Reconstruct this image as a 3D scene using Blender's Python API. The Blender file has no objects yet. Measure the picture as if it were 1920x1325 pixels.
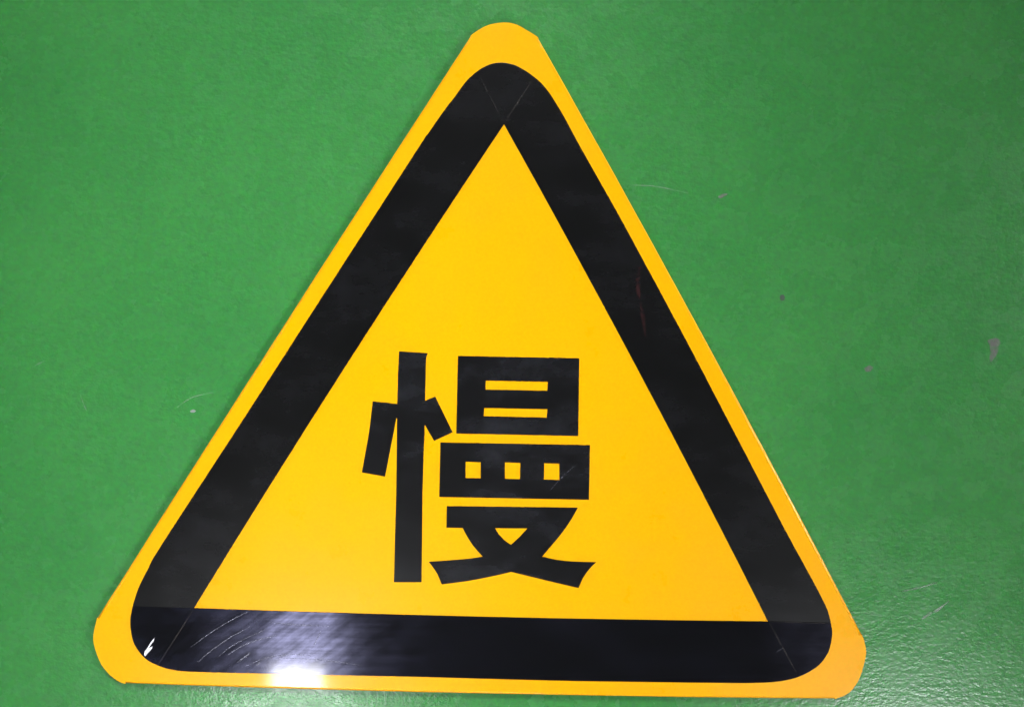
import bpy, bmesh, math, random
from mathutils import Vector
from mathutils.geometry import tessellate_polygon

scene = bpy.context.scene
col = scene.collection
random.seed(4)

# ---------------------------------------------------------------- camera
cam_data = bpy.data.cameras.new('camera')
cam_data.sensor_width = 36.0
cam_data.lens = 36.0 * 1663.0 / 1920.0
cam_data.clip_start = 0.01
cam_data.clip_end = 100.0
cam = bpy.data.objects.new('camera', cam_data)
cam.location = (0.0, 0.0, 0.932)
cam.rotation_euler = (math.radians(-3.0), 0.0, 0.0)
col.objects.link(cam)
scene.camera = cam

# ---------------------------------------------------------------- room light
world = bpy.data.worlds.new('World')
scene.world = world
world.use_nodes = True
bg = world.node_tree.nodes['Background']
bg.inputs['Color'].default_value = (0.86, 0.93, 1.0, 1)
bg.inputs['Strength'].default_value = 0.06

def ceiling_or_fill_lamp(x, y, z, sx, sy, power, color=(0.95, 0.96, 1.0), aim=None, spread=180.0):
    d = bpy.data.lights.new('ceiling_or_fill_lamp', 'AREA')
    d.shape = 'RECTANGLE'
    d.size, d.size_y = sx, sy
    d.energy = power
    d.color = color
    d.spread = math.radians(spread)
    o = bpy.data.objects.new('ceiling_or_fill_lamp', d)
    o.location = (x, y, z)
    if aim:
        o.rotation_euler = (Vector(aim) - o.location).to_track_quat('-Z', 'Y').to_euler()
    col.objects.link(o)
    return o

# two fluorescent ceiling lamps, seen only as reflections, then an added side fill
ceiling_or_fill_lamp(-0.92, -1.80, 2.8, 0.22, 0.54, 40)
ceiling_or_fill_lamp(1.84, -2.36, 2.8, 0.34, 0.60, 95)
ceiling_or_fill_lamp(-3.8, 0.5, 2.8, 0.22, 2.4, 5)
# added unseen lamps, top and right; narrowed beams brighten the left, dim the corners
ceiling_or_fill_lamp(0.00, 2.9, 2.8, 0.6, 1.2, 6.6, aim=(-0.20, -0.12, 0), spread=23)
ceiling_or_fill_lamp(4.7, 0.3, 3.6, 1.2, 2.0, 7.2, aim=(-0.46, -0.16, 0), spread=18.5)

scene.view_settings.view_transform = 'Standard'
scene.view_settings.look = 'None'
scene.view_settings.exposure = -0.4
scene.view_settings.gamma = 1.0

# ---------------------------------------------------------------- outlines, millimetres on the floor plane
APEX_CORNER = [(-42.6,276.4),(-41.7,277.2),(-40.9,277.9),(-39.3,279.1),(-36.3,281.1),(-32.5,283.5),(-28.9,285.5),(-25.8,286.9),(-22.8,287.9),(-19.6,288.7),(-15.8,289.4),(-11.8,289.9),(-8.2,290.1),(-5.2,290.0),(-2.6,289.8),(0.0,289.3),(2.5,288.6),(4.9,287.8),(7.6,286.6),(11.0,284.8),(14.6,282.7),(18.0,280.7),(21.0,278.9),(23.6,277.2),(25.6,275.9),(26.6,275.0),(27.0,274.3),(27.3,273.7)]
RIGHT_SIDE = [(27.3,273.7),(61.6,214.2),(95.9,154.2),(130.2,93.6),(164.6,32.4),(198.9,-29.3),(233.3,-91.5),(267.6,-154.4),(302.0,-217.8),(336.4,-281.8),(370.7,-346.3)]
RIGHT_CORNER = [(370.7,-346.3),(371.5,-348.0),(372.3,-349.7),(373.1,-352.1),(374.1,-355.9),(375.1,-360.4),(375.7,-364.8),(375.6,-368.3),(375.1,-371.6),(374.2,-375.7),(372.9,-381.5),(371.2,-388.0),(368.9,-394.2),(366.0,-399.8),(362.5,-405.0),(358.4,-409.3),(353.7,-412.2),(348.5,-414.2),(343.3,-416.2)]
BASE_SIDE = [(343.3,-416.2),(267.8,-415.6),(192.3,-414.7),(116.8,-413.6),(41.3,-412.3),(-34.1,-410.7),(-109.5,-408.9),(-184.9,-406.9),(-260.3,-404.6),(-335.6,-402.2),(-411.0,-399.4)]
LEFT_CORNER = [(-411.0,-399.4),(-412.7,-399.1),(-414.4,-398.7),(-416.6,-397.7),(-419.4,-396.0),(-422.7,-393.7),(-426.1,-390.8),(-429.5,-387.3),(-432.9,-383.2),(-436.0,-378.6),(-438.5,-373.1),(-440.7,-367.1),(-442.3,-361.3),(-443.4,-356.4),(-443.8,-351.9),(-443.7,-346.9),(-442.6,-341.1),(-440.9,-334.8),(-439.3,-328.5)]
LEFT_SIDE = [(-439.3,-328.5),(-398.7,-265.9),(-358.3,-203.8),(-318.2,-142.1),(-278.2,-81.0),(-238.4,-20.3),(-198.9,40.0),(-159.5,99.8),(-120.3,159.1),(-81.3,218.0),(-42.6,276.4)]
BAND_LEFT = [(22.1,234.5),(19.9,237.2),(16.9,239.3),(14.0,241.2),(11.0,243.0),(8.1,244.6),(5.5,245.9),(3.2,246.9),(1.1,247.6),(-0.8,248.0),(-2.7,248.5),(-4.7,248.9),(-6.7,249.2),(-8.6,249.4),(-10.6,249.6),(-12.6,249.5),(-14.6,249.4),(-16.7,249.2),(-18.7,248.8),(-20.7,248.3),(-22.7,247.7),(-24.7,246.9),(-26.8,245.9),(-29.0,244.8),(-31.3,243.6),(-33.7,242.1),(-36.1,240.4),(-38.6,238.5),(-41.2,236.3),(-43.9,233.9),(-46.5,231.2),(-49.0,228.2),(-51.5,224.9),(-54.1,221.3),(-56.9,217.5),(-60.1,213.4),(-63.6,209.0),(-67.2,204.4),(-71.0,199.4),(-75.0,193.7),(-79.4,187.5),(-83.6,181.5),(-87.2,176.4),(-88.0,175.4),(-87.0,177.2),(-88.3,175.4),(-96.1,163.6),(-113.2,137.7),(-136.9,101.7),(-163.3,61.8),(-188.2,24.0),(-211.0,-10.7),(-233.7,-45.3),(-256.3,-79.7),(-278.9,-114.0),(-303.2,-150.6),(-328.6,-188.7),(-351.6,-223.3),(-368.9,-249.6),(-378.2,-264.2),(-381.6,-270.2),(-382.5,-272.6),(-384.2,-276.2),(-387.2,-281.7),(-389.9,-286.8),(-392.3,-291.5),(-394.5,-296.2),(-396.4,-301.0),(-398.0,-305.7),(-399.5,-310.3),(-400.7,-314.6),(-401.7,-318.7),(-402.5,-322.5),(-403.2,-326.2),(-403.6,-329.7),(-403.8,-332.7),(-403.9,-335.4),(-403.8,-338.1),(-403.4,-341.2),(-403.0,-344.7),(-402.4,-348.6),(-401.4,-352.6),(-400.0,-356.5),(-397.8,-360.5),(-395.2,-364.5),(-392.1,-368.4),(-388.8,-371.7),(-385.2,-374.4),(-381.1,-376.8),(-375.4,-379.5),(-336.3,-317.6),(-295.4,-252.2),(-254.4,-187.4),(-213.5,-123.4),(-172.5,-59.9),(-131.5,2.8),(-90.4,64.9),(-49.3,126.4),(-8.2,187.2)]
BAND_RIGHT = [(304.2,-391.0),(308.6,-389.7),(312.1,-387.9),(315.8,-385.9),(319.3,-383.7),(322.7,-381.3),(325.8,-378.6),(328.6,-375.5),(331.2,-372.0),(333.4,-368.4),(335.3,-364.8),(336.6,-361.1),(337.5,-357.4),(338.2,-353.8),(338.6,-350.4),(338.9,-347.5),(339.0,-344.9),(338.9,-342.3),(338.6,-339.2),(337.9,-335.3),(337.0,-330.9),(335.8,-326.4),(334.6,-322.2),(333.3,-318.7),(331.9,-315.6),(330.3,-312.3),(328.2,-308.2),(325.9,-303.6),(323.2,-298.6),(320.0,-292.7),(315.8,-285.0),(310.6,-275.6),(304.5,-264.8),(297.6,-252.4),(289.8,-238.2),(280.8,-221.5),(270.8,-202.7),(260.4,-183.0),(250.1,-163.5),(239.4,-143.5),(228.4,-122.7),(217.9,-103.1),(209.1,-86.6),(203.9,-76.5),(201.0,-70.9),(197.1,-63.7),(189.0,-48.7),(174.3,-21.6),(155.3,13.1),(135.5,49.2),(118.5,80.1),(104.3,105.3),(91.3,127.9),(80.3,147.0),(71.7,162.0),(66.5,171.2),(64.2,175.5),(62.9,177.8),(61.2,181.0),(58.7,185.5),(56.3,189.9),(53.9,194.2),(51.5,198.3),(49.2,202.2),(46.9,205.9),(44.8,209.4),(42.7,212.6),(40.9,215.4),(39.2,217.9),(37.6,220.1),(35.8,222.3),(34.1,224.5),(32.4,226.4),(30.6,228.4),(28.4,230.4),(25.9,232.7),(23.0,235.0),(19.9,237.2),(16.9,239.3),(14.0,241.2),(11.0,243.0),(8.1,244.6),(5.5,245.9),(3.2,246.9),(1.1,247.6),(-0.8,248.0),(-2.7,248.5),(-4.7,248.9),(-6.7,249.2),(-8.6,249.4),(-10.6,249.6),(-12.6,249.5),(-14.6,249.4),(-16.7,249.2),(-18.7,248.8),(-20.7,248.3),(-22.7,247.7),(-24.7,246.9),(-26.8,245.9),(-29.0,244.8),(-31.3,243.6),(-36.1,240.4),(-8.2,187.2),(27.1,124.6),(62.2,61.4),(97.3,-2.5),(132.2,-67.0),(167.1,-132.2),(201.8,-198.1),(236.4,-264.7),(270.9,-332.0)]
BAND_BASE = [(-401.0,-315.8),(-401.7,-318.7),(-402.5,-322.5),(-403.2,-326.2),(-403.6,-329.7),(-403.8,-332.7),(-403.9,-335.4),(-403.8,-338.1),(-403.4,-341.2),(-403.0,-344.7),(-402.4,-348.6),(-401.4,-352.6),(-400.0,-356.5),(-397.8,-360.5),(-395.2,-364.5),(-392.1,-368.4),(-388.8,-371.7),(-385.2,-374.4),(-381.1,-376.8),(-377.0,-378.7),(-373.1,-380.4),(-369.8,-381.6),(-366.7,-382.5),(-363.6,-383.2),(-360.2,-383.8),(-357.1,-384.4),(-354.3,-385.0),(-350.3,-385.4),(-343.8,-385.8),(-334.6,-386.2),(-323.5,-386.6),(-310.1,-386.9),(-294.0,-387.3),(-274.7,-387.7),(-252.5,-388.2),(-228.5,-388.8),(-203.9,-389.3),(-177.9,-389.9),(-150.3,-390.5),(-122.9,-391.0),(-97.7,-391.6),(-75.7,-392.2),(-55.7,-392.8),(-36.4,-393.4),(-17.0,-393.9),(2.2,-394.5),(20.8,-395.0),(40.2,-395.5),(61.8,-396.0),(87.5,-396.4),(116.0,-396.8),(143.9,-397.2),(167.8,-397.5),(186.7,-397.8),(202.5,-397.9),(215.7,-398.0),(226.7,-398.1),(234.6,-398.2),(239.4,-398.3),(243.3,-398.3),(248.3,-398.3),(254.9,-398.2),(262.2,-398.0),(269.4,-397.8),(276.0,-397.4),(281.9,-396.7),(287.3,-396.0),(292.3,-395.0),(296.9,-393.9),(301.2,-392.7),(305.0,-391.3),(308.6,-389.7),(312.1,-387.9),(315.8,-385.9),(319.3,-383.7),(322.7,-381.3),(325.8,-378.6),(328.6,-375.5),(331.2,-372.0),(333.4,-368.4),(335.3,-364.8),(336.6,-361.1),(337.5,-357.4),(338.2,-353.8),(338.6,-350.4),(338.9,-347.5),(339.0,-344.9),(338.9,-342.3),(338.6,-339.2),(337.2,-333.6),(270.9,-332.0),(195.0,-331.0),(119.0,-329.9),(43.1,-328.5),(-32.8,-326.8),(-108.7,-324.9),(-184.6,-322.7),(-260.5,-320.3),(-336.3,-317.6)]
RADICAL = [(-117.7,-46.2),(-87.6,-48.0),(-88.3,-49.7),(-88.9,-51.4),(-89.3,-53.1),(-89.6,-55.3),(-89.8,-59.2),(-89.9,-63.7),(-90.8,-97.8),(-80.2,-93.3),(-62.1,-130.8),(-81.6,-139.8),(-91.1,-123.0),(-92.5,-153.3),(-93.9,-192.9),(-95.5,-289.9),(-124.7,-289.9),(-121.6,-192.9),(-120.2,-116.3),(-120.8,-116.1),(-133.2,-177.6),(-157.6,-173.1),(-155.0,-159.5),(-152.6,-146.6),(-150.6,-135.9),(-148.8,-125.2),(-147.2,-112.1),(-145.6,-98.3),(-119.9,-101.1),(-118.8,-69.3)]
SUN = [(-56.3,-50.9),(70.2,-53.3),(69.4,-134.8),(-58.4,-132.1)]
NET = [(-75.1,-141.5),(81.7,-144.3),(80.9,-202.1),(-76.4,-199.1)]
AGAIN = [(-68.6,-208.7),(69.3,-210.4),(66.3,-216.1),(62.9,-222.3),(58.0,-229.8),(52.4,-237.7),(46.5,-245.1),(40.8,-251.9),(36.2,-257.4),(32.0,-262.5),(39.2,-264.3),(46.7,-265.9),(54.8,-267.0),(64.1,-267.8),(76.1,-268.2),(89.1,-268.4),(85.4,-271.8),(81.9,-275.6),(78.2,-280.4),(74.9,-285.7),(72.5,-290.9),(70.4,-296.2),(51.9,-291.8),(34.9,-287.7),(21.8,-284.5),(11.5,-281.9),(4.5,-280.2),(-1.1,-278.9),(-8.7,-280.8),(-17.9,-283.0),(-31.9,-285.9),(-47.2,-288.7),(-60.8,-290.6),(-74.2,-292.3),(-76.5,-286.4),(-78.8,-281.0),(-81.2,-277.1),(-83.5,-273.8),(-85.6,-270.9),(-87.8,-268.1),(-72.5,-267.0),(-58.9,-266.0),(-49.4,-265.2),(-42.2,-264.4),(-36.2,-263.5),(-30.9,-262.5),(-36.3,-256.6),(-41.2,-250.7),(-45.1,-244.7),(-48.2,-239.4),(-50.3,-235.4),(-51.9,-232.0),(-69.1,-231.7)]
SUN_HOLES = [[(-27.3,-76.6),(37.6,-78.0),(37.0,-87.3),(-27.5,-86.0)],[(-29.0,-105.3),(37.0,-106.6),(36.3,-115.4),(-29.5,-113.9)]]
NET_HOLES = [[(-48.6,-161.8),(-32.8,-162.4),(-33.0,-179.3),(-48.7,-178.9)],[(-7.4,-162.6),(8.7,-163.1),(8.4,-180.2),(-7.5,-179.9)],[(33.7,-163.5),(49.7,-163.8),(49.6,-181.2),(33.6,-180.6)]]
AGAIN_HOLES = [[(-17.8,-232.3),(16.2,-232.5),(7.9,-241.6),(-1.1,-250.1),(-8.4,-244.8),(-14.3,-238.2)]]
BAND_SCRATCHES = [([(-340.5,-359.6),(-316.4,-342.3),(-293.6,-328.5),(-277.7,-320.8)],0.35),([(-332.9,-375.7),(-321.4,-365.3),(-299.6,-349.8),(-276.8,-337.1)],0.4),([(-312.4,-371.1),(-299.8,-360.2),(-282.6,-350.4),(-259.9,-340.0)],0.3),([(-302.7,-368.8),(-288.4,-359.6),(-272.5,-352.7),(-248.7,-346.9)],0.4),([(-291.0,-375.7),(-280.7,-368.2),(-277.2,-365.3)],0.7),([(-286.0,-381.5),(-260.3,-371.1),(-234.8,-367.7),(-209.4,-368.8)],0.25),([(-249.0,-371.1),(-203.8,-373.4),(-158.5,-379.2)],0.25),([(-257.0,-333.1),(-225.9,-335.4),(-192.1,-337.1)],0.25),([(-211.5,-360.7),(-206.9,-351.5),(-201.7,-341.2)],0.3),([(-271.8,-379.8),(-267.2,-375.7)],0.6),([(280.1,-365.3),(292.9,-356.1),(299.6,-350.4)],0.2),([(39.2,-192.9),(53.2,-177.6),(69.9,-162.4)],0.2)]
TEAR_GLINT_OUTLINE = [(-378.2,-349.2),(-379.4,-352.7),(-382.8,-357.3),(-385.2,-360.7),(-383.5,-359.6),(-380.6,-358.4),(-381.2,-360.7),(-385.3,-365.3),(-388.8,-369.4),(-389.9,-367.7),(-389.2,-364.2),(-386.3,-360.2),(-382.8,-354.4)]
DUST_LINES = [([(-7.7,188.6),(7.1,211.3),(21.9,233.4)],0.32),([(-9.3,189.6),(-21.9,214.5),(-34.4,238.3)],0.22),([(272.2,-333.1),(287.3,-360.7),(302.5,-388.4)],0.3),([(273.9,-332.3),(305.0,-333.1),(334.9,-333.7)],0.22),([(-337.5,-319.9),(-355.5,-348.1),(-374.2,-376.9)],0.3)]
LAP_APEX = [(-8.2,187.2),(21.9,233.9),(19.9,237.2),(16.9,239.3),(14.0,241.2),(11.0,243.0),(8.1,244.6),(5.5,245.9),(3.2,246.9),(1.1,247.6),(-0.8,248.0),(-2.7,248.5),(-4.7,248.9),(-6.7,249.2),(-8.6,249.4),(-10.6,249.6),(-12.6,249.5),(-14.6,249.4),(-16.7,249.2),(-18.7,248.8),(-20.7,248.3),(-22.7,247.7),(-24.7,246.9),(-26.8,245.9),(-29.0,244.8),(-31.3,243.6),(-33.7,242.1),(-35.8,239.9)]
LAP_LEFT = [(-336.0,-317.9),(-400.6,-316.2),(-401.7,-318.7),(-402.5,-322.5),(-403.2,-326.2),(-403.6,-329.7),(-403.8,-332.7),(-403.9,-335.4),(-403.8,-338.1),(-403.4,-341.2),(-403.0,-344.7),(-402.4,-348.6),(-401.4,-352.6),(-400.0,-356.5),(-397.8,-360.5),(-395.2,-364.5),(-392.1,-368.4),(-388.8,-371.7),(-385.2,-374.4),(-381.1,-376.8),(-375.7,-378.9)]
LAP_RIGHT = [(271.1,-332.2),(304.0,-390.8),(308.6,-389.7),(312.1,-387.9),(315.8,-385.9),(319.3,-383.7),(322.7,-381.3),(325.8,-378.6),(328.6,-375.5),(331.2,-372.0),(333.4,-368.4),(335.3,-364.8),(336.6,-361.1),(337.5,-357.4),(338.2,-353.8),(338.6,-350.4),(338.9,-347.5),(339.0,-344.9),(338.9,-342.3),(338.6,-339.2),(336.9,-333.9)]
RED_REFLECTIONS = [([(131.6,41.6),(130.6,30.6),(131.2,16.8),(132.4,8.5)],2.2),([(133.5,5.7),(135.3,-5.3),(137.0,-16.4),(138.8,-31.4)],2),([(125.0,37.7),(129.4,38.9),(134.4,40.5)],1.2)]
FLOOR_SCRATCHES = [([(437.3,-333.5),(444.6,-328.2),(455.8,-321.9),(466.4,-313.2)],1.5),([(415.5,-302.8),(435.3,-298.7),(453.4,-292.9)],0.8),([(-455.7,-91.4),(-451.5,-103.8),(-448.3,-110.6)],0.35),([(-354.7,-106.6),(-337.6,-95.3),(-315.0,-89.7)],0.3),([(122.2,126.7),(150.0,125.1),(183.5,118.4)],0.35),([(-505.5,-64.3),(-498.7,-59.8),(-490.7,-56.4)],0.25)]
CHIPS = [[(499.6,-35.1),(503.5,-33.4),(508.0,-32.3),(511.9,-34.0),(513.7,-37.3),(511.6,-40.7),(511.7,-45.2),(509.6,-50.8),(506.9,-54.7),(504.2,-58.1),(502.4,-54.2),(503.4,-47.4),(502.6,-41.8)],[(281.3,12.5),(284.7,13.0),(286.4,10.2),(285.3,6.9),(282.5,6.3),(280.8,9.1)],[(-340.1,-109.5),(-336.7,-107.8),(-333.4,-109.5),(-335.6,-111.2),(-339.0,-111.2)],[(214.1,115.1),(220.2,117.9),(225.7,117.9),(221.3,114.6),(216.9,112.4)],[(370.7,-64.3),(376.3,-60.9),(380.8,-63.2),(377.5,-67.7),(373.0,-68.3)]]

ORIGIN = (-30.0, -110.0)          # middle of the sign, mm
PLATE = 0.0090                    # height of the sign's face

# ---------------------------------------------------------------- node helpers
class Nodes:
    def __init__(self, name):
        self.m = bpy.data.materials.new(name)
        self.m.use_nodes = True
        self.t = self.m.node_tree
        self.p = self.t.nodes['Principled BSDF']
        self.out = self.t.nodes['Material Output']
        self.co = self.add('ShaderNodeTexCoord').outputs['Object']
    def add(self, kind, **kw):
        n = self.t.nodes.new(kind)
        for k, v in kw.items():
            setattr(n, k, v)
        return n
    def link(self, a, b):
        self.t.links.new(a, b)
    def put(self, sock, v):
        if hasattr(v, 'node'):
            self.link(v, sock)
        else:
            sock.default_value = v
    def scaled(self, s):
        n = self.add('ShaderNodeMapping')
        n.inputs['Scale'].default_value = s
        self.link(self.co, n.inputs['Vector'])
        return n.outputs['Vector']
    def noise(self, scale, detail=2.0, rough=0.5, vec=None, color=False):
        n = self.add('ShaderNodeTexNoise')
        n.inputs['Scale'].default_value = scale
        n.inputs['Detail'].default_value = detail
        n.inputs['Roughness'].default_value = rough
        self.link(vec or self.co, n.inputs['Vector'])
        return n.outputs['Color' if color else 'Fac']
    def remap(self, v, a, b, c, d):
        n = self.add('ShaderNodeMapRange')
        self.link(v, n.inputs['Value'])
        for i, x in zip(('From Min', 'From Max', 'To Min', 'To Max'), (a, b, c, d)):
            n.inputs[i].default_value = x
        return n.outputs['Result']
    def mix(self, f, a, b, mode='MIX'):
        n = self.add('ShaderNodeMix', data_type='RGBA', blend_type=mode)
        self.put(n.inputs['Factor'], f)
        self.put(n.inputs[6], a)
        self.put(n.inputs[7], b)
        return n.outputs[2]
    def math(self, op, a, b=0.0):
        n = self.add('ShaderNodeMath', operation=op)
        self.put(n.inputs[0], a); self.put(n.inputs[1], b)
        return n.outputs[0]
    def bump(self, h, strength, dist, chain=None):
        n = self.add('ShaderNodeBump')
        n.inputs['Strength'].default_value = strength
        n.inputs['Distance'].default_value = dist
        self.link(h, n.inputs['Height'])
        if chain: self.link(chain, n.inputs['Normal'])
        return n.outputs['Normal']
    def set(self, **kw):
        for k, v in kw.items():
            self.put(self.p.inputs[k.replace('_', ' ')], v)

# floor: green epoxy paint rolled on concrete, orange-peel gloss
def floor_material():
    n = Nodes('green_floor_paint')
    patch = n.noise(5.0, 3, 0.55)
    fine = n.noise(230.0, 2, 0.7, color=True)
    c = n.mix(n.remap(patch, 0.3, 0.7, 0, 1), (0.036, 0.206, 0.046, 1), (0.045, 0.230, 0.051, 1))
    c = n.mix(0.42, c, n.mix(1.0, c, n.mix(1.0, fine, (2, 2, 2, 1), 'MULTIPLY'), 'MULTIPLY'))
    grime = n.noise(14.0, 6, 0.7)
    c = n.mix(n.remap(grime, 0.58, 0.85, 0, 0.08), c, (0.10, 0.16, 0.11, 1))
    n.set(Base_Color=c, Roughness=n.remap(n.noise(30, 4, 0.6), 0.3, 0.7, 0.22, 0.32))
    h = n.bump(n.noise(150.0, 2, 0.5, vec=n.scaled((1.0, 1.35, 1))), 0.27, 0.0012)
    h = n.bump(n.noise(420.0, 1, 0.5), 0.25, 0.0004, h)
    n.set(Normal=h)
    return n.m

def yellow_material(name, base):
    n = Nodes(name)
    c = n.mix(n.remap(n.noise(7.0, 4, 0.6), 0.3, 0.7, 0, 1), base, (base[0], base[1] * 0.96, base[2], 1))
    c = n.mix(0.09, c, n.mix(1.0, c, n.mix(1.0, n.noise(300.0, 2, 0.7, color=True), (2, 2, 2, 1), 'MULTIPLY'), 'MULTIPLY'))
    n.set(Base_Color=c, Roughness=n.remap(n.noise(24.0, 5, 0.65), 0.3, 0.7, 0.26, 0.36), Coat_Weight=0.35, Coat_Roughness=0.07, Specular_IOR_Level=0.2)
    h = n.bump(n.noise(9.0, 2, 0.5), 0.25, 0.004)
    n.set(Normal=h)
    return n.m

def black_material(name, base, dust_or_haze, rmin, rmax, brushed=0.0):
    n = Nodes(name)
    wipe = n.noise(9.0, 6, 0.65, vec=n.scaled((1.0, 2.2, 1)))
    speck = n.noise(60.0, 5, 0.7)
    d = n.math('MULTIPLY', n.remap(wipe, 0.45, 0.75, 0, 0.6), n.remap(speck, 0.35, 0.7, 0.2, 1))
    if brushed:
        sx = n.add('ShaderNodeSeparateXYZ')
        n.link(n.co, sx.inputs[0])
        side = n.remap(sx.outputs[0], -0.02, -0.26, 0.12, 1.0)      # rubbed end of the band, where bluish lamp haze is painted in
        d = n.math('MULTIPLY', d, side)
    c = n.mix(d, base, dust_or_haze)
    c = n.mix(0.3, c, n.mix(1.0, c, n.mix(1.0, n.noise(320.0, 2, 0.7, color=True), (2, 2, 2, 1), 'MULTIPLY'), 'MULTIPLY'))
    hair = n.noise(1.0, 3, 0.6, vec=n.scaled((12, 260, 1)))
    r = n.remap(wipe, 0.3, 0.7, rmin, rmax)
    n.set(Base_Color=c, Roughness=r, Coat_Weight=0.35, Coat_Roughness=0.07)
    n.set(Specular_IOR_Level=0.3)
    if brushed:
        tg = n.add('ShaderNodeTangent', direction_type='UV_MAP')
        n.set(Anisotropic=brushed, Anisotropic_Rotation=0.25, Tangent=tg.outputs[0], Specular_Tint=(0.62, 0.62, 1.0, 1))
        # rubbing marks: fine level strokes and broader slanting ones
        rt = n.add('ShaderNodeMapping')
        rt.inputs['Rotation'].default_value = (0, 0, math.radians(-36))
        n.link(n.co, rt.inputs['Vector'])
        st = n.add('ShaderNodeMapping')
        st.inputs['Scale'].default_value = (14, 120, 1)
        n.link(rt.outputs[0], st.inputs['Vector'])
        rub = n.noise(1.0, 4, 0.6, vec=st.outputs[0])
        lv = n.noise(1.0, 3, 0.6, vec=n.scaled((9, 170, 1)))
        blot = n.noise(28.0, 4, 0.65)
        rub = n.math('ADD', n.math('MULTIPLY', n.math('SUBTRACT', n.remap(rub, 0.34, 0.64, 0.35, 1.25), 0.8), side), 0.8)
        k = n.math('MULTIPLY', rub, n.remap(lv, 0.3, 0.68, 0.6, 1.25))
        k = n.math('MULTIPLY', k, n.remap(blot, 0.3, 0.7, 0.5, 1.3))
        n.set(Specular_IOR_Level=n.math('MULTIPLY', k, n.remap(side, 0.12, 1.0, 0.30, 0.80)))
    h = n.bump(n.noise(9.0, 2, 0.5), 0.25, 0.004)
    h = n.bump(hair, 0.05, 0.0003, h)
    n.set(Normal=h)
    return n.m

def plain_material(name, base, rough, var=0.2, scale=200.0, metallic=0.0):
    n = Nodes(name)
    c = n.mix(var, base, n.mix(1.0, base, n.mix(1.0, n.noise(scale, 3, 0.7, color=True), (2, 2, 2, 1), 'MULTIPLY'), 'MULTIPLY'))
    n.set(Base_Color=c, Roughness=rough, Metallic=metallic)
    return n.m

def patchy_material(name, base, rough, cover):
    """a scratch, stain or painted reflection: patchy cover that lets the surface below through"""
    n = Nodes(name)
    n.set(Base_Color=base, Roughness=rough,
          Alpha=n.remap(n.noise(170.0, 4, 0.7), 0.35, 0.65, cover[0], cover[1]))
    return n.m

FLOOR = floor_material()
YELLOW = yellow_material('yellow_sheeting', (0.92, 0.42, 0.0, 1))
FOLD = yellow_material('yellow_sheeting_fold', (0.92, 0.40, 0.0, 1))
BLACK = black_material('black_film', (0.0038, 0.0039, 0.0038, 1), (0.018, 0.018, 0.022, 1), 0.25, 0.29)
BLACK_RUBBED_HAZE = black_material('rubbed_black_film_haze', (0.0042, 0.0043, 0.0048, 1), (0.036, 0.038, 0.072, 1), 0.20, 0.27, 0.86)  # bluish dust colour also holds lamp haze painted into the film
BLACK_LETTER = black_material('black_letter_film', (0.0055, 0.0055, 0.0058, 1), (0.042, 0.044, 0.055, 1), 0.25, 0.29)
SCRATCH = patchy_material('film_scratch', (0.26, 0.26, 0.32, 1), 0.4, (0.1, 0.75))
DUST = patchy_material('dust_in_seam', (0.08, 0.068, 0.06, 1), 0.6, (0.0, 0.6))
RED = patchy_material('red_reflection', (0.05, 0.004, 0.005, 1), 0.5, (-0.15, 0.3))  # red reflection on the band, painted as dull ribbons
TEAR_GLINT = plain_material('torn_film_glint', (0.85, 0.85, 0.88, 1), 0.35, 0.1)  # white paints the glint of light on the crumpled film
SCRAPE = patchy_material('floor_scratch', (0.42, 0.50, 0.42, 1), 0.5, (0.0, 0.5))
CHIP_GREY = patchy_material('chipped_concrete', (0.20, 0.19, 0.18, 1), 0.8, (0.25, 0.85))
CHIP_DARK = plain_material('dark_pit', (0.05, 0.07, 0.055, 1), 0.8)
CHIP_PALE = plain_material('pale_chip', (0.28, 0.31, 0.28, 1), 0.7)

# ---------------------------------------------------------------- mesh helpers
def link(name, bm, mat, parent=None, smooth=False):
    me = bpy.data.meshes.new(name)
    bmesh.ops.recalc_face_normals(bm, faces=bm.faces[:])
    if smooth:
        for f in bm.faces: f.smooth = True
    uv = bm.loops.layers.uv.new('plan')
    for f in bm.faces:
        for lp in f.loops: lp[uv].uv = (lp.vert.co.x, lp.vert.co.y)
    bm.to_mesh(me); bm.free()
    me.materials.append(mat)
    o = bpy.data.objects.new(name, me)
    col.objects.link(o)
    if parent: o.parent = parent
    return o

def local(pts, origin=ORIGIN):
    out = []
    for x, y in pts:
        p = Vector(((x - origin[0]) / 1000, (y - origin[1]) / 1000))
        if not out or (p - out[-1]).length > 2e-4: out.append(p)
    if (out[0] - out[-1]).length < 2e-4: out.pop()
    return out

def area(p):
    return 0.5 * sum(p[i - 1].x * p[i].y - p[i].x * p[i - 1].y for i in range(len(p)))

def oriented(p, ccw):
    return p if (area(p) > 0) == ccw else p[::-1]

def inset(p, d):
    """move every corner d to the left of the walk (inwards on a CCW ring)"""
    out = []
    for i in range(len(p)):
        a = (p[i] - p[i - 1]).normalized(); b = (p[(i + 1) % len(p)] - p[i]).normalized()
        na, nb = Vector((-a.y, a.x)), Vector((-b.y, b.x))
        m = na + nb
        m = m / max(0.5, m.length_squared / 2) if m.length > 1e-6 else na
        out.append(p[i] + m * d)
    return out

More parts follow.
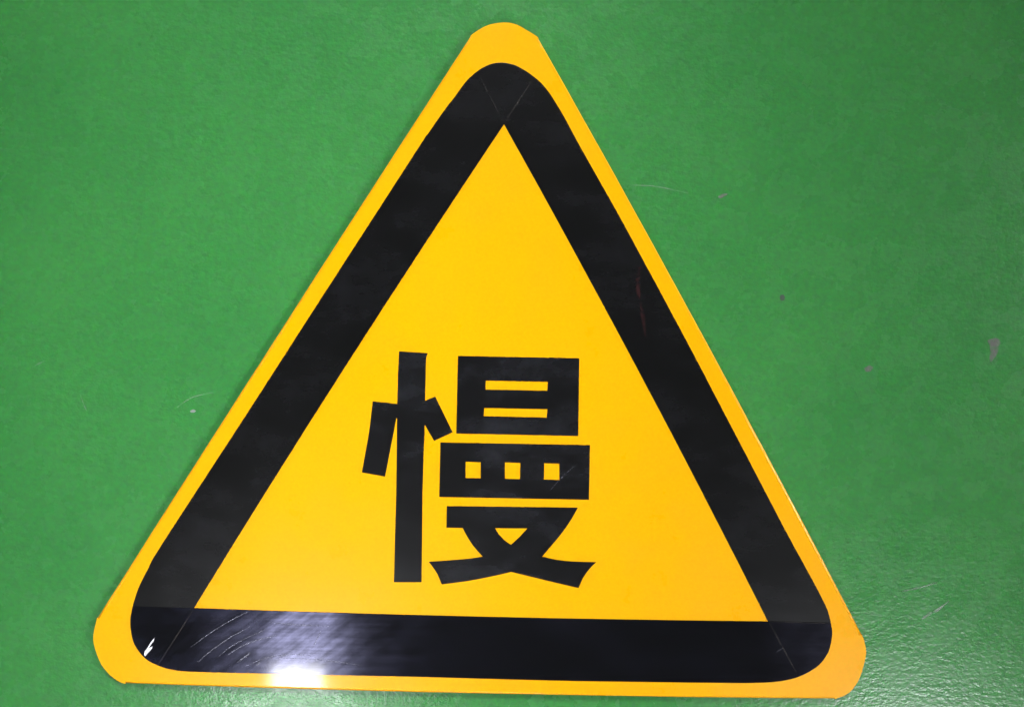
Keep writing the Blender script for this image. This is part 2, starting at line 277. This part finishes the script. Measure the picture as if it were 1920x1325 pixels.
def sheet(rings, z0, z1, chamfer=0.0):
    """closed flat sheet with thickness, optional holes and a chamfered top edge"""
    bm = bmesh.new()
    rings = [oriented(r, i == 0) for i, r in enumerate(rings)]
    levels = [(0.0, z0), (0.0, z1 - chamfer * 0.18), (chamfer, z1)] if chamfer else [(0.0, z0), (0.0, z1)]
    grid = []
    for d, z in levels:
        row = []
        for r in rings:
            q = inset(r, d) if d else r
            row.append([bm.verts.new((p.x, p.y, z)) for p in q])
        grid.append(row)
    for lo, hi in zip(grid, grid[1:]):
        for a, b in zip(lo, hi):
            for i in range(len(a)):
                j = (i + 1) % len(a)
                bm.faces.new((a[i], a[j], b[j], b[i]))
    for row in (grid[0], grid[-1]):
        flat = [v for r in row for v in r]
        tris = tessellate_polygon([[Vector((v.co.x * 1000, v.co.y * 1000, 0)) for v in r] for r in row])
        for t in tris:
            try: bm.faces.new([flat[k] for k in t])
            except ValueError: pass
    return bm

def ribbon(pts, half, z, t=0.00012):
    """thin tapering strip along a curve"""
    p = pts
    left, right = [], []
    m = len(p)
    for i in range(m):
        d = (p[min(i + 1, m - 1)] - p[max(i - 1, 0)]).normalized()
        nrm = Vector((-d.y, d.x))
        w = half * (0.12 + 0.88 * math.sin(math.pi * (i + 0.25) / (m - 0.5)) ** 0.7)
        left.append(p[i] + nrm * w); right.append(p[i] - nrm * w)
    bm = bmesh.new()
    rows = [[bm.verts.new((v.x, v.y, zz)) for v in side] for side in (left, right) for zz in (z, z + t)]
    l0, l1, r0, r1 = rows
    for i in range(m - 1):
        for a, b in ((l0, l1), (l1, r1), (r1, r0), (r0, l0)):
            bm.faces.new((a[i], a[i + 1], b[i + 1], b[i]))
    bm.faces.new((l0[0], l1[0], r1[0], r0[0])); bm.faces.new((l0[-1], l1[-1], r1[-1], r0[-1]))
    return bm

def smooth_line(p, n=6):
    out = []
    for i in range(len(p) - 1):
        b, c = p[i], p[i + 1]
        a = p[i - 1] if i else b * 2 - c
        d = p[i + 2] if i + 2 < len(p) else c * 2 - b
        for k in range(n):
            t = k / n
            out.append(0.5 * (b * 2 + (c - a) * t + (a * 2 - b * 5 + c * 4 - d) * t * t + (b * 3 - a - c * 3 + d) * t ** 3))
    return out + [p[-1]]

# ---------------------------------------------------------------- floor
bm = bmesh.new()
bmesh.ops.create_grid(bm, x_segments=2, y_segments=2, size=7.0)
floor = link('floor', bm, FLOOR)
floor['kind'] = 'structure'
floor['label'] = 'glossy green painted floor with small chips and scratches'
for pts, mat in zip(CHIPS, (CHIP_GREY, CHIP_DARK, CHIP_PALE, CHIP_GREY, CHIP_GREY)):
    link('paint_chip', sheet([local(pts, (0, 0))], -0.0005, 0.00015), mat, floor)
for pts, half in FLOOR_SCRATCHES:
    link('scratch', ribbon(smooth_line(local(pts, (0, 0))), half / 1000, 0.00005), SCRAPE, floor)

# ---------------------------------------------------------------- sign
sign = bpy.data.objects.new('warning_sign', None)
sign.location = (ORIGIN[0] / 1000, ORIGIN[1] / 1000, 0)
sign.empty_display_size = 0.1
col.objects.link(sign)
sign['label'] = 'yellow triangular warning sign with black border and black Chinese character lying on green floor'
sign['category'] = 'warning sign'

R = 0.0026                        # radius of the folded edge
def pull(pts, d):
    """open run moved inwards by d (runs go clockwise, so inwards is to the right)"""
    out = []
    for i in range(len(pts)):
        t = (pts[min(i + 1, len(pts) - 1)] - pts[max(i - 1, 0)]).normalized()
        out.append(pts[i] + Vector((t.y, -t.x)) * d)
    return out

runs = [local(r) for r in (APEX_CORNER, RIGHT_SIDE, RIGHT_CORNER, BASE_SIDE, LEFT_CORNER, LEFT_SIDE)]
outline = []
for k, r in enumerate(runs):
    outline += pull(r, R) if k % 2 else r
clean = []
for p in outline:
    if not clean or (p - clean[-1]).length > 1e-4: clean.append(p)
link('face_panel', sheet([clean], PLATE - 0.0015, PLATE), YELLOW, sign)

for r in (runs[1], runs[3], runs[5]):
    bm = bmesh.new()
    prof = [(R, 0.0)] + [(R - R * math.sin(a), -R + R * math.cos(a)) for a in [math.pi / 2 * k / 7 for k in range(1, 8)]]
    prof += [(0.0, -PLATE + 0.0004), (0.0014, -PLATE + 0.0004), (0.0014, -R), (R, -0.0015)]
    dense = []
    for i in range(len(r) - 1):
        for k in range(6): dense.append(r[i].lerp(r[i + 1], k / 6))
    dense.append(r[-1])
    wob = 0.0
    rows = []
    for i, p in enumerate(dense):
        t = (dense[min(i + 1, len(dense) - 1)] - dense[max(i - 1, 0)]).normalized()
        n = Vector((t.y, -t.x))
        wob = 0.8 * wob + random.uniform(-1, 1) * 0.00007
        rows.append([bm.verts.new((p.x + n.x * (d + wob * (d < R)), p.y + n.y * (d + wob * (d < R)), PLATE + z)) for d, z in prof])
    for a, b in zip(rows, rows[1:]):
        for i in range(len(prof)):
            j = (i + 1) % len(prof)
            f = bm.faces.new((a[i], a[j], b[j], b[i]))
            f.smooth = i < 8
    bm.faces.new(rows[0]); bm.faces.new(rows[-1])
    link('folded_edge', bm, FOLD, sign)

# black film bands, each lapping over the one laid before it
CH = 0.00028
T = 0.00022
def band(pts, level, mat=BLACK):
    return link('black_band', sheet([local(pts)], PLATE - 0.0005, PLATE + T * level), mat, sign)
band_right = band(BAND_RIGHT, 1)
band_left = band(BAND_LEFT, 2)
band_base = band(BAND_BASE, 3, BLACK_RUBBED_HAZE)

def lap(pts, level, parent, mat=BLACK_RUBBED_HAZE):
    link('lapped_corner', sheet([local(pts)], PLATE, PLATE + T * level, CH), mat, parent)
lap(LAP_APEX, 3, band_left, BLACK)
lap(LAP_LEFT, 4, band_base)
lap(LAP_RIGHT, 4, band_base)

for (pts, half), parent, lv in zip(DUST_LINES, (band_left, band_left, band_base, band_base, band_base), (3, 3, 4, 4, 4)):
    link('dust_line', ribbon(smooth_line(local(pts)), half / 1000, PLATE + T * lv + 0.00002), DUST, parent)

zb = PLATE + T * 3 + 0.00002
for pts, half in BAND_SCRATCHES[:11]:
    link('scratch', ribbon(smooth_line(local(pts)), half / 1000, zb), SCRATCH, band_base)
link('torn_glint', sheet([local(TEAR_GLINT_OUTLINE)], zb, zb + T * 1.6), TEAR_GLINT, band_base)
for pts, half in RED_REFLECTIONS:
    link('red_reflection', ribbon(smooth_line(local(pts)), half / 1000, PLATE + T + 0.00002), RED, band_right)

# the character, four cut pieces of film
def piece(pts, holes=()):
    return link('character_piece', sheet([local(pts)] + [local(h) for h in holes], PLATE - 0.0005, PLATE + T), BLACK_LETTER, sign)
piece(RADICAL)
piece(SUN, SUN_HOLES)
net = piece(NET, NET_HOLES)
piece(AGAIN, AGAIN_HOLES)
for pts, half in BAND_SCRATCHES[11:]:
    link('scratch', ribbon(smooth_line(local(pts)), half / 2000, PLATE + T + 0.00002), SCRATCH, net)
